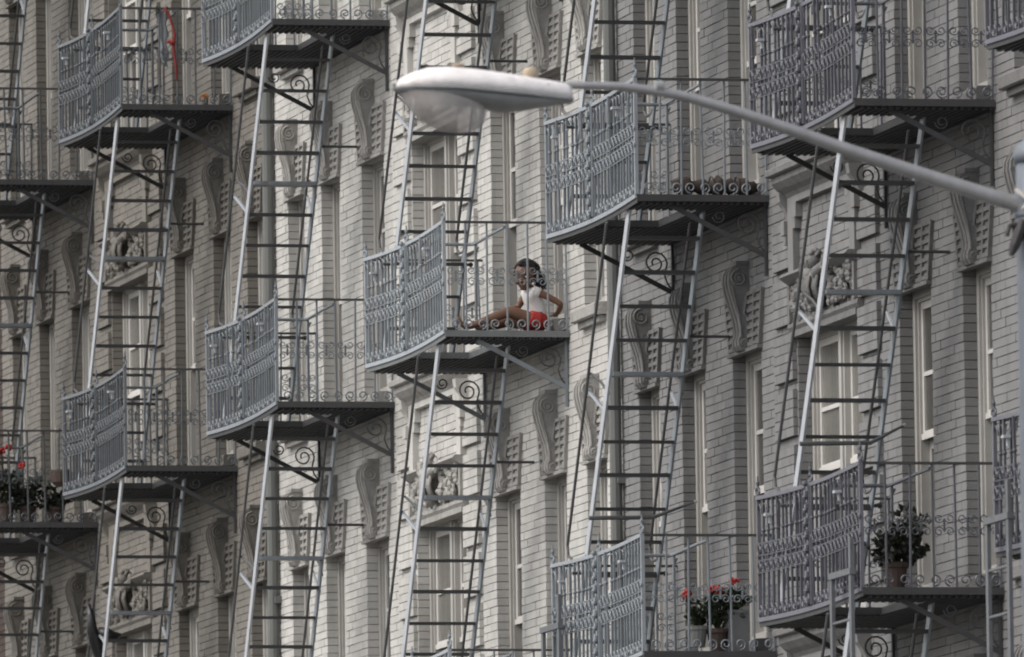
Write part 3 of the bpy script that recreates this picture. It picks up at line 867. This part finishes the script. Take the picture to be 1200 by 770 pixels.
# ------------------------------------------------------------------ the girl
def evaluated(me, mods):
    o = bpy.data.objects.new('tmp', me); COL.objects.link(o)
    for t, kw in mods:
        md = o.modifiers.new(t, t)
        for k, v in kw.items(): setattr(md, k, v)
    dg = bpy.context.evaluated_depsgraph_get(); dg.update()
    r = bpy.data.meshes.new_from_object(o.evaluated_get(dg))
    bpy.data.objects.remove(o)
    return r
def skin_mesh(chains, sub=2):
    """chains: lists of (x, y, z, r); a chain may start on a vertex already used"""
    vs, es, rs, idx = [], [], [], {}
    for ch in chains:
        prev = None
        for p in ch:
            k = tuple(round(q, 4) for q in p[:3])
            if k not in idx: idx[k] = len(vs); vs.append(p[:3]); rs.append(p[3])
            if prev is not None: es.append((prev, idx[k]))
            prev = idx[k]
    me = bpy.data.meshes.new('skel'); me.from_pydata(vs, es, [])
    o = bpy.data.objects.new('tmp', me); COL.objects.link(o)
    md = o.modifiers.new('s', 'SKIN'); md.use_smooth_shade = True
    sv = me.skin_vertices[0].data if me.skin_vertices else None
    if sv is None:
        bm = bmesh.new(); bm.from_mesh(me); bm.verts.layers.skin.verify(); bm.to_mesh(me); bm.free(); sv = me.skin_vertices[0].data
    for i, r in enumerate(rs): sv[i].radius = (r, r); sv[i].use_root = (i == 0)
    sb = o.modifiers.new('u', 'SUBSURF'); sb.levels = sub; sb.render_levels = sub
    dg = bpy.context.evaluated_depsgraph_get(); dg.update()
    r = bpy.data.meshes.new_from_object(o.evaluated_get(dg))
    bpy.data.objects.remove(o)
    return r
def mb_from(me):
    q = MB(); q.v = [tuple(v.co) for v in me.vertices]; q.f = [tuple(p.vertices) for p in me.polygons]; return q
def girl():
    M_SKIN = mat('dark_brown_skin', (.16, .085, .055), .5, var=.15, scale=25, spec=.4)
    M_TOP = mat('white_cotton', (.66, .645, .64), .9, var=.06, scale=30, bump=.3, bscale=40)
    M_RED = mat('red_cotton', (.36, .035, .03), .8, var=.12, scale=30, bump=.3, bscale=40)
    M_HAIR = mat('black_hair', (.014, .012, .012), .45, var=.3, scale=40, spec=.4)
    M_EYE = mat('eye_white', (.7, .68, .64), .3); M_LIP = mat('lips', (.20, .075, .06), .5)
    root = thing('person', 'girl in white top and red shorts sitting on the balcony floor, leaning on one arm', 'girl', (0, YN[3] + .17, bz(3, 'A')))
    pel = (-.205, 0, .082, .074); belly = (-.215, 0, .155, .066); chest = (-.245, 0, .25, .072); up = (-.272, 0, .31, .055); neck = (-.288, -.008, .365, .03); hb = (-.30, -.012, .405, .035)
    nsh = (-.238, -.082, .308, .036); nel = (-.052, -.118, .21, .025); nwr = (-.066, -.045, .152, .018); npl = (-.078, -.012, .136, .019)
    fsh = (-.285, .08, .305, .034); fel = (-.335, .13, .21, .025); fwr = (-.42, .09, .185, .018); fpl = (-.455, .085, .178, .018)
    chains = [[pel, belly, chest, up, neck, hb], [up, nsh, (-.145, -.106, .265, .028), nel, (-.057, -.082, .18, .024), nwr, npl], [up, fsh, fel, fwr, fpl],
              [pel, (-.26, -.055, .085, .068), (-.36, -.062, .125, .058), (-.45, -.06, .16, .046), (-.58, -.058, .108, .042), (-.73, -.056, .05, .027), (-.79, -.056, .034, .026), (-.835, -.058, .062, .022), (-.862, -.06, .115, .015)],
              [pel, (-.26, .055, .078, .07), (-.35, .075, .088, .06), (-.44, .08, .095, .047), (-.53, .078, .065, .042), (-.605, .074, .048, .027), (-.645, .072, .034, .026), (-.69, .074, .05, .022), (-.715, .076, .10, .015)]]
    for i in range(4):                                    # fingers, spread over the sill and over the thigh
        s = i - 1.5; l = (.040, .046, .043, .034)[i]
        chains.append([npl, (-.079 - s * .011, .004, .134, .0085), (-.079 - s * .015, .004 + l * .5, .1345, .0078), (-.079 - s * .017, .004 + l, .128, .0065)])
        chains.append([fpl, (-.468, .085 - s * .011, .176, .0085), (-.468 - l * .5, .085 - s * .014, .172, .0078), (-.468 - l, .085 - s * .015, .162, .0065)])
    chains.append([npl, (-.098, -.02, .132, .009), (-.112, -.006, .129, .0072)])
    chains.append([fpl, (-.452, .108, .172, .009), (-.468, .12, .166, .0072)])
    body = mb_from(skin_mesh(chains))
    # head : built looking along -X, then turned towards the street and tipped down
    H = MB(); H.ball((0, 0, .012), (.083, .074, .088), 20, 14)
    H.ball((-.022, 0, -.042), (.058, .053, .056), 16, 10); H.ball((-.05, 0, -.08), (.024, .026, .020), 10, 8)
    H.ball((-.083, 0, -.022), (.016, .015, .012), 8, 6); H.ball((-.076, 0, .0), (.011, .010, .026), 8, 6)
    H.ball((-.068, .032, -.034), (.022, .024, .022), 8, 6); H.ball((-.068, -.032, -.034), (.022, .024, .022), 8, 6)
    for s in (-1, 1): H.ball((.006, s * .074, -.012), (.018, .009, .026), 8, 6)
    T = Matrix.Translation((-.308, -.022, .445)) @ Matrix.Rotation(R(50), 4, 'Z') @ Matrix.Rotation(R(-18), 4, 'Y') @ Matrix.Rotation(R(6), 4, 'X') @ Matrix.Scale(1.1, 4)
    body.add([T @ Vector(v) for v in H.v], H.f)
    me = evaluated(body.mesh('body'), [('REMESH', dict(mode='VOXEL', voxel_size=.0036)), ('SMOOTH', dict(factor=.5, iterations=4))])
    me.materials.clear(); me.materials.append(M_SKIN); me.polygons.foreach_set('use_smooth', [True] * len(me.polygons)); me.name = 'body'
    bo = obj('body', me, root)
    def piece(name, q, m, par=None):
        q.v = [tuple(T @ Vector(v)) for v in q.v]; return obj(name, q.mesh(name, m, True), par or bo)
    for s in (-1, 1):
        e = MB(); e.ball((-.069, s * .029, .004), (.012, .014, .008), 8, 6); piece('eye', e, M_EYE, root)
        e = MB(); e.ball((-.078, s * .028, .004), (.005, .0075, .0075), 8, 6); piece('iris', e, M_HAIR, root)
        e = MB(); e.tube([(-.078, s * .012, .022), (-.080, s * .03, .029), (-.068, s * .048, .024)], .0035, 5); piece('eyebrow', e, M_HAIR, root)
    e = MB(); e.ball((-.077, 0, -.049), (.011, .023, .006), 10, 6); e.ball((-.075, 0, -.059), (.011, .019, .007), 10, 6); piece('lips', e, M_LIP, root)
    # hair : cap, hair line and a loose curly tail falling behind the shoulder
    h = MB(); rr = random.Random(5)
    N = 26
    for i in range(520):
        t = rr.uniform(0, 1) ** .6 * 1.75; a = rr.uniform(0, 2 * PI)
        x, y, z = math.sin(t) * math.cos(a), math.sin(t) * math.sin(a), math.cos(t)
        if x < -.35 and z < .62: continue
        c = Vector((x * .084 + .012, y * .077, .018 + z * .088))
        d = Vector((.6, y, -.7 + z * .5)).normalized() * .034
        h.tube([c - d, c + Vector((x, y, z)) * .005, c + d], [.003, .006, .0025], 5)
    h.ball((.020, 0, .022), (.080, .075, .086), 16, 10)
    piece('hair', h, M_HAIR)
    h = MB()
    for i in range(190):
        a = rr.uniform(-1, 1); b_ = rr.uniform(-1, 1)
        p = Vector((-.268 + b_ * .03, -.03 + a * .05, .45 + rr.uniform(-.04, .05))); q = Vector((-.175 + rr.uniform(-.05, .035), -.03 + a * .06, .37 + rr.uniform(-.045, .035)))
        pts = []
        ph = rr.uniform(0, 6)
        for k in range(9):
            t = k / 8; c = p.lerp(q, t) + Vector((0, 0, .03 * math.sin(t * PI)))
            pts.append(c + Vector((math.cos(ph + t * 9) * .010, math.sin(ph + t * 9) * .010, math.cos(ph + t * 7) * .009)))
        h.tube(pts, [.002, .003, .0035, .0035, .0035, .003, .003, .002, .001], 4)
    h.tube([(-.29, -.03, .46), (-.255, -.032, .445), (-.205, -.04, .405), (-.165, -.045, .36)], [.046, .042, .032, .012], 10)
    obj('hair_tail', h.mesh('hair_tail', M_HAIR, True), bo)
    # clothes
    q = skin_mesh([[(-.212, 0, .105, .08), (-.216, 0, .155, .078), (-.245, 0, .25, .083), (-.272, 0, .312, .062), (-.283, -.004, .338, .045)],
                   [(-.272, 0, .312, .062), (-.24, -.082, .310, .046), (-.20, -.097, .294, .043)],
                   [(-.272, 0, .312, .062), (-.285, .08, .307, .044), (-.302, .10, .285, .042)]])
    q.materials.append(M_TOP); q.name = 'top'; obj('top', q, bo)
    q = MB(); q.ball((-.205, 0, .086), (.074, .105, .082), 16, 12); q.ball((-.214, 0, .125), (.07, .086, .045), 14, 8)
    q.tube([(-.215, -.05, .082), (-.255, -.054, .088), (-.30, -.058, .102)], [.074, .076, .071], 14); q.tube([(-.215, .05, .08), (-.255, .056, .082), (-.30, .064, .088)], [.074, .076, .071], 14)
    q = evaluated(q.mesh('shorts'), [('REMESH', dict(mode='VOXEL', voxel_size=.007)), ('SMOOTH', dict(factor=.5, iterations=6))]); q.materials.clear()
    q.polygons.foreach_set('use_smooth', [True] * len(q.polygons))
    q.materials.append(M_RED); q.name = 'shorts'; obj('shorts', q, bo)
girl()

# ------------------------------------------------------------------ things on the balconies
M_LEAF = mat('dark_green_leaves', (.055, .072, .042), .6, var=.4, scale=18, island=.45)
M_LEAF2 = mat('dusky_leaves', (.06, .07, .055), .6, var=.45, scale=18, island=.4)
M_STEM = mat('plant_stem', (.06, .075, .035), .7)
M_FLOW = mat('red_petals', (.34, .03, .025), .7, var=.4, scale=40, island=.25)
M_POT = mat('dark_clay_pot', (.07, .05, .042), .8, var=.25, scale=15)
M_POTG = mat('grey_tin_pot', (.15, .153, .155), .6, var=.35, scale=12)
M_POTW = mat('white_plastic_pot', (.2, .2, .195), .7, var=.4)
M_SOIL = mat('soil', (.035, .028, .022), .95)
def leaves(mb, c, r, n, size, rr):
    for i in range(n):
        while True:
            p = Vector((rr.uniform(-1, 1), rr.uniform(-1, 1), rr.uniform(-1, 1)))
            if .25 < p.length < 1: break
        o = Vector((c[0] + p.x * r[0], c[1] + p.y * r[1], c[2] + p.z * r[2]))
        d = (p.normalized() + Vector((rr.uniform(-.8, .8), rr.uniform(-.8, .8), rr.uniform(-.6, .6)))).normalized()
        s = size * rr.uniform(.6, 1.25); w = d.orthogonal().normalized(); w = (Matrix.Rotation(rr.uniform(0, 6.28), 3, d) @ w)
        u = d.cross(w) * .18 * s
        mb.add([o, o + d * s * .4 + w * s * .42 + u, o + d * s, o + d * s * .4 - w * s * .42 + u, o + d * s * .5 - u], [(0, 1, 4), (1, 2, 4), (2, 3, 4), (3, 0, 4)])
def potted(name, label, cat, loc, pot, pm, ph, fol, n, size, flowers, seed, group=None, leafm=None):
    rr = random.Random(seed)
    root = thing(name, label, cat, loc, group)
    p = MB()
    if pot == 'box': p.box(-.075, .075, -.06, .06, 0, ph); p.box(-.08, .08, -.065, .065, ph - .02, ph + .004)
    else: p.lathe([(.055, 0), (.075, ph * .8), (.085, ph * .82), (.088, ph), (.07, ph), (.065, ph - .02)], 14)
    obj('pot', p.mesh('pot', pm), root)
    s = MB(); s.lathe([(.062, ph - .03), (.062, ph - .012)], 10); obj('soil', s.mesh('soil', M_SOIL), root)
    st = MB(); f = MB()
    for (x, y, z) in flowers:
        st.tube([(x * .2, y * .2, ph - .02), (x * .6, y * .7, ph + (z - ph) * .5), (x, y, z)], .005, 5)
        for k in range(16):
            v = Vector((rr.gauss(0, 1), rr.gauss(0, 1), rr.gauss(0, 1))).normalized()
            f.ball((x + v.x * .026, y + v.y * .026, z + v.z * .022), (.017, .017, .014), 6, 4)
    for k in range(9):
        a = rr.uniform(0, 6.28); st.tube([(0, 0, ph - .02), (fol[0] * .4 * math.cos(a), fol[1] * .4 * math.sin(a), ph + fol[2] * .6), (fol[0] * .8 * math.cos(a), fol[1] * .8 * math.sin(a), ph + fol[2] * 1.2)], .005, 4)
    l = MB(); nb = 9
    for q_ in range(nb):
        a = q_ * 2.4 + rr.uniform(-.4, .4); rd = rr.uniform(.25, .95); hz = rr.uniform(.25, 1.55)
        c = (fol[0] * rd * math.cos(a), fol[1] * rd * math.sin(a), ph + fol[2] * hz); k = rr.uniform(.28, .5)
        st.tube([(0, 0, ph - .02), (c[0] * .5, c[1] * .5, ph + (c[2] - ph) * .6), c], .004, 4)
        leaves(l, c, (fol[0] * k, fol[1] * k, fol[2] * k), n // nb, size, rr); obj('stems', st.mesh('stems', M_STEM), root); obj('foliage', l.mesh('foliage', leafm or M_LEAF, fix=False), root, kind='stuff')
    if flowers: obj('flowers', f.mesh('flowers', M_FLOW, True), root)
GF = 'potted flowers and plants on the balconies'
def at(c, fl, x, y, z=0): return (x, YN[c] + y, bz(c, fl) + z)
potted('potted_geranium', 'geranium with a large red flower head, in a dark pot on the bottom balcony', 'potted plant', at(4, 'C', -.40, .16), 'round', M_POT, .17, (.13, .10, .14), 170, .06, [(.0, -.03, .455), (.03, .0, .44), (-.03, .02, .46)], 1, GF)
potted('potted_geranium', 'geranium in a grey square tin with one small red bloom, on the bottom balcony', 'potted plant', at(4, 'C', -.26, .14, .0), 'box', M_POTG, .30, (.09, .08, .09), 80, .055, [(-.02, -.02, .515)], 2, GF)
potted('potted_geranium', 'geranium in a white pot with a small red flower, on the bottom balcony', 'potted plant', at(4, 'C', -.545, .18, .04), 'round', M_POTW, .15, (.085, .08, .10), 80, .055, [(-.08, -.03, .385), (-.07, .0, .37)], 3, GF)
potted('potted_bush', 'dark leafy bush in a pot on the purplish grey balcony at lower right', 'potted plant', at(5, 'C', -.66, .34), 'round', M_POT, .19, (.21, .18, .19), 380, .06, [], 4, GF, M_LEAF2)
potted('potted_geranium', 'potted geranium with the highest red flower, at the left edge of the photo', 'potted plant', at(0, 'A', -.82, .20), 'round', M_POT, .18, (.13, .12, .17), 200, .065, [(-.04, 0, .66), (.03, .02, .70), (-.1, .0, .58)], 5, GF, M_LEAF2)
potted('potted_geranium', 'potted geranium with a low red flower, second pot from the left edge', 'potted plant', at(0, 'A', -.62, .22), 'round', M_POT, .16, (.14, .12, .15), 200, .065, [(-.05, -.03, .53)], 6, GF, M_LEAF2)
potted('potted_bush', 'dark flowerless plant right of the red flowers at the left edge', 'potted plant', at(0, 'A', -.36, .2), 'round', M_POT, .15, (.13, .12, .11), 160, .065, [], 7, GF, M_LEAF2)
# hanging pot on the end rail
t = thing('hanging_pot', 'round dark pot hanging on the balcony rail between the two left columns', 'flower pot', at(0, 'A', -.36, -.05, .32))
q = MB(); q.lathe([(.04, 0), (.085, .04), (.10, .11), (.102, .15), (.085, .15), (.07, .12)], 14); obj('pot', q.mesh('pot', M_POT), t)
q = MB(); q.tube([(0, .06, .15), (0, .055, .42), (0, .03, .515), (0, .012, .53), (0, .012, .535)], .006, 5); q.tube([(.1 * math.cos(a), .1 * math.sin(a), .135) for a in [i * PI / 8 for i in range(16)]], .006, 4, closed=True); obj('hook', q.mesh('hook', M_DKIRON), t)
# brown bundle on the balcony under the lamp arm
M_RUG = mat('brown_cloth', (.055, .043, .037), .95, var=.6, scale=16, bump=.6, bscale=30)
rr = random.Random(9)
t = thing('rolled_bundle', 'lumpy brown rolled bundle lying along the end rail, under the lamp arm', 'bundle', at(4, 'A', -.38, .13, .0))
q = MB(); n = 16
q.tube([(-.31 + .62 * i / n, rr.uniform(-.015, .015), .07 + rr.uniform(-.012, .012)) for i in range(n + 1)], [.045] + [.058 + rr.uniform(-.022, .026) for i in range(n - 1)] + [.04], 12); obj('roll', q.mesh('roll', M_RUG, True), t)
for x in (-.2, -.02, .17):
    q = MB(); q.tube([(x, .075 * math.cos(a), .072 + .075 * math.sin(a)) for a in [i * PI / 7 for i in range(14)]], .006, 4, closed=True); obj('string', q.mesh('string', M_POT), t)
# red cloth and carton on the upper left balcony
M_SCARF = mat('red_wool', (.22, .03, .026), .9)
t = thing('red_scarf', 'thin red scarf knotted on the end rail of the upper left balcony', 'scarf', at(1, 'B', -.57, -.015))
q = MB()
pts = [(-.045, 0, .80), (-.03, -.005, .83), (0, -.01, .80), (.03, -.012, .70), (.055, -.012, .60), (.04, -.015, .53), (.045, -.012, .45), (.06, -.012, .36), (.065, -.01, .28), (.07, -.01, .20)]
q.tube(pts, [.008, .012, .012, .010, .011, .014, .010, .011, .009, .004], 7); obj('cloth', q.mesh('cloth', M_SCARF, True), t)
q = MB(); q.ball((.03, -.02, .535), (.032, .02, .024), 9, 6); q.tube([(.03, -.02, .53), (0, -.02, .545), (-.02, -.022, .53)], [.012, .014, .008], 6); obj('knot', q.mesh('knot', M_SCARF, True), t)
t = thing('carton', 'small orange and white drink carton on the floor of the upper left balcony', 'carton', at(1, 'B', -.245, .03, -.010), rz=.4)
q = MB(); q.box(-.022, .022, -.022, .022, 0, .055); obj('lower_part', q.mesh('carton', M_POTW), t)
q = MB(); q.box(-.0225, .0225, -.0225, .0225, .0552, .085); q.poly_yz([(-.022, .0852), (.022, .0852), (.003, .11), (-.003, .11)], -.022, .022); obj('orange_top', q.mesh('carton_top', mat('orange_print', (.4, .17, .05), .6)), t)
# grey shirt drying beside the scarf
t = thing('grey_cloth', 'limp grey cloth hanging behind the red scarf', 'cloth', at(1, 'B', -.62, .02))
q = MB(); n = 9; vs = []
for k in range(12):
    z = .83 - k * .045; w = .05 + .012 * math.sin(k * 1.7) - .0025 * k
    for i in range(n):
        u = i / (n - 1) - .5; vs.append((.035 * k / 11 + u * 2 * w, .025 + .012 * math.sin(u * 14 + k * .3), z + .01 * math.cos(u * 9)))
q.v = vs; q.f = [(k * n + i, k * n + i + 1, (k + 1) * n + i + 1, (k + 1) * n + i) for k in range(11) for i in range(n - 1)]
o = obj('fabric', q.mesh('fabric', mat('grey_cotton', (.27, .29, .30), .9), True), t); md = o.modifiers.new('s', 'SOLIDIFY'); md.thickness = .006
q = MB(); 
for x in (-.045, .045): q.box(x - .006, x + .006, -.028, .034, .80, .855)
obj('peg', q.mesh('peg', M_STEM), t)
# black plastic caught on the lower left ladder
M_PLAS = mat('black_plastic', (.012, .012, .013), .35, spec=.5, bump=.7, bscale=25)
t = thing('black_plastic_bag', 'torn black plastic bag caught on the ladder at lower left', 'plastic bag', (-.93, YN[1] + 1.62, bz(1, 'A') - 1.18))
q = MB(); q.tube([(-.075, .05, .10), (-.06, .0, -.02), (-.05, .03, -.13), (-.01, .05, -.25), (.03, .09, -.36), (.07, .1, -.48), (.16, .12, -.62)], [.012, .035, .05, .06, .05, .055, .02], 9); obj('strip', q.mesh('strip', M_PLAS, True), t)
q = MB(); q.tube([(.0, .02, -.13), (.07, .0, -.17), (.14, .0, -.20), (.20, .0, -.17)], [.03, .06, .055, .012], 9); obj('bunched_end', q.mesh('bunch', M_PLAS, True), t)

# loose poles pushed out between the ladders and the sills
for c, lab, pts in ((4, 'thin bent pole resting on the ladder above the red geraniums', [(-.93, 1.88, 1.106), (-.45, 1.88, 1.112), (-.125, 1.88, 1.228)]),
                    (5, 'thin bent pole resting on the ladder above the leafy bush', [(-.93, 1.86, 1.122), (-.43, 1.86, 1.13), (-.185, 1.86, 1.254)])):
    t = thing('clothes_pole', lab, 'pole', at(c, 'C', 0, 0), 'bent poles resting on the ladders')
    q = MB(); q.tube(pts, [.016, .015, .008], 6); obj('rod', q.mesh('rod', M_HAND), t)
    q = MB(); q.ball(pts[-1], .014, 6, 4); obj('tip', q.mesh('tip', M_RAIL), t)
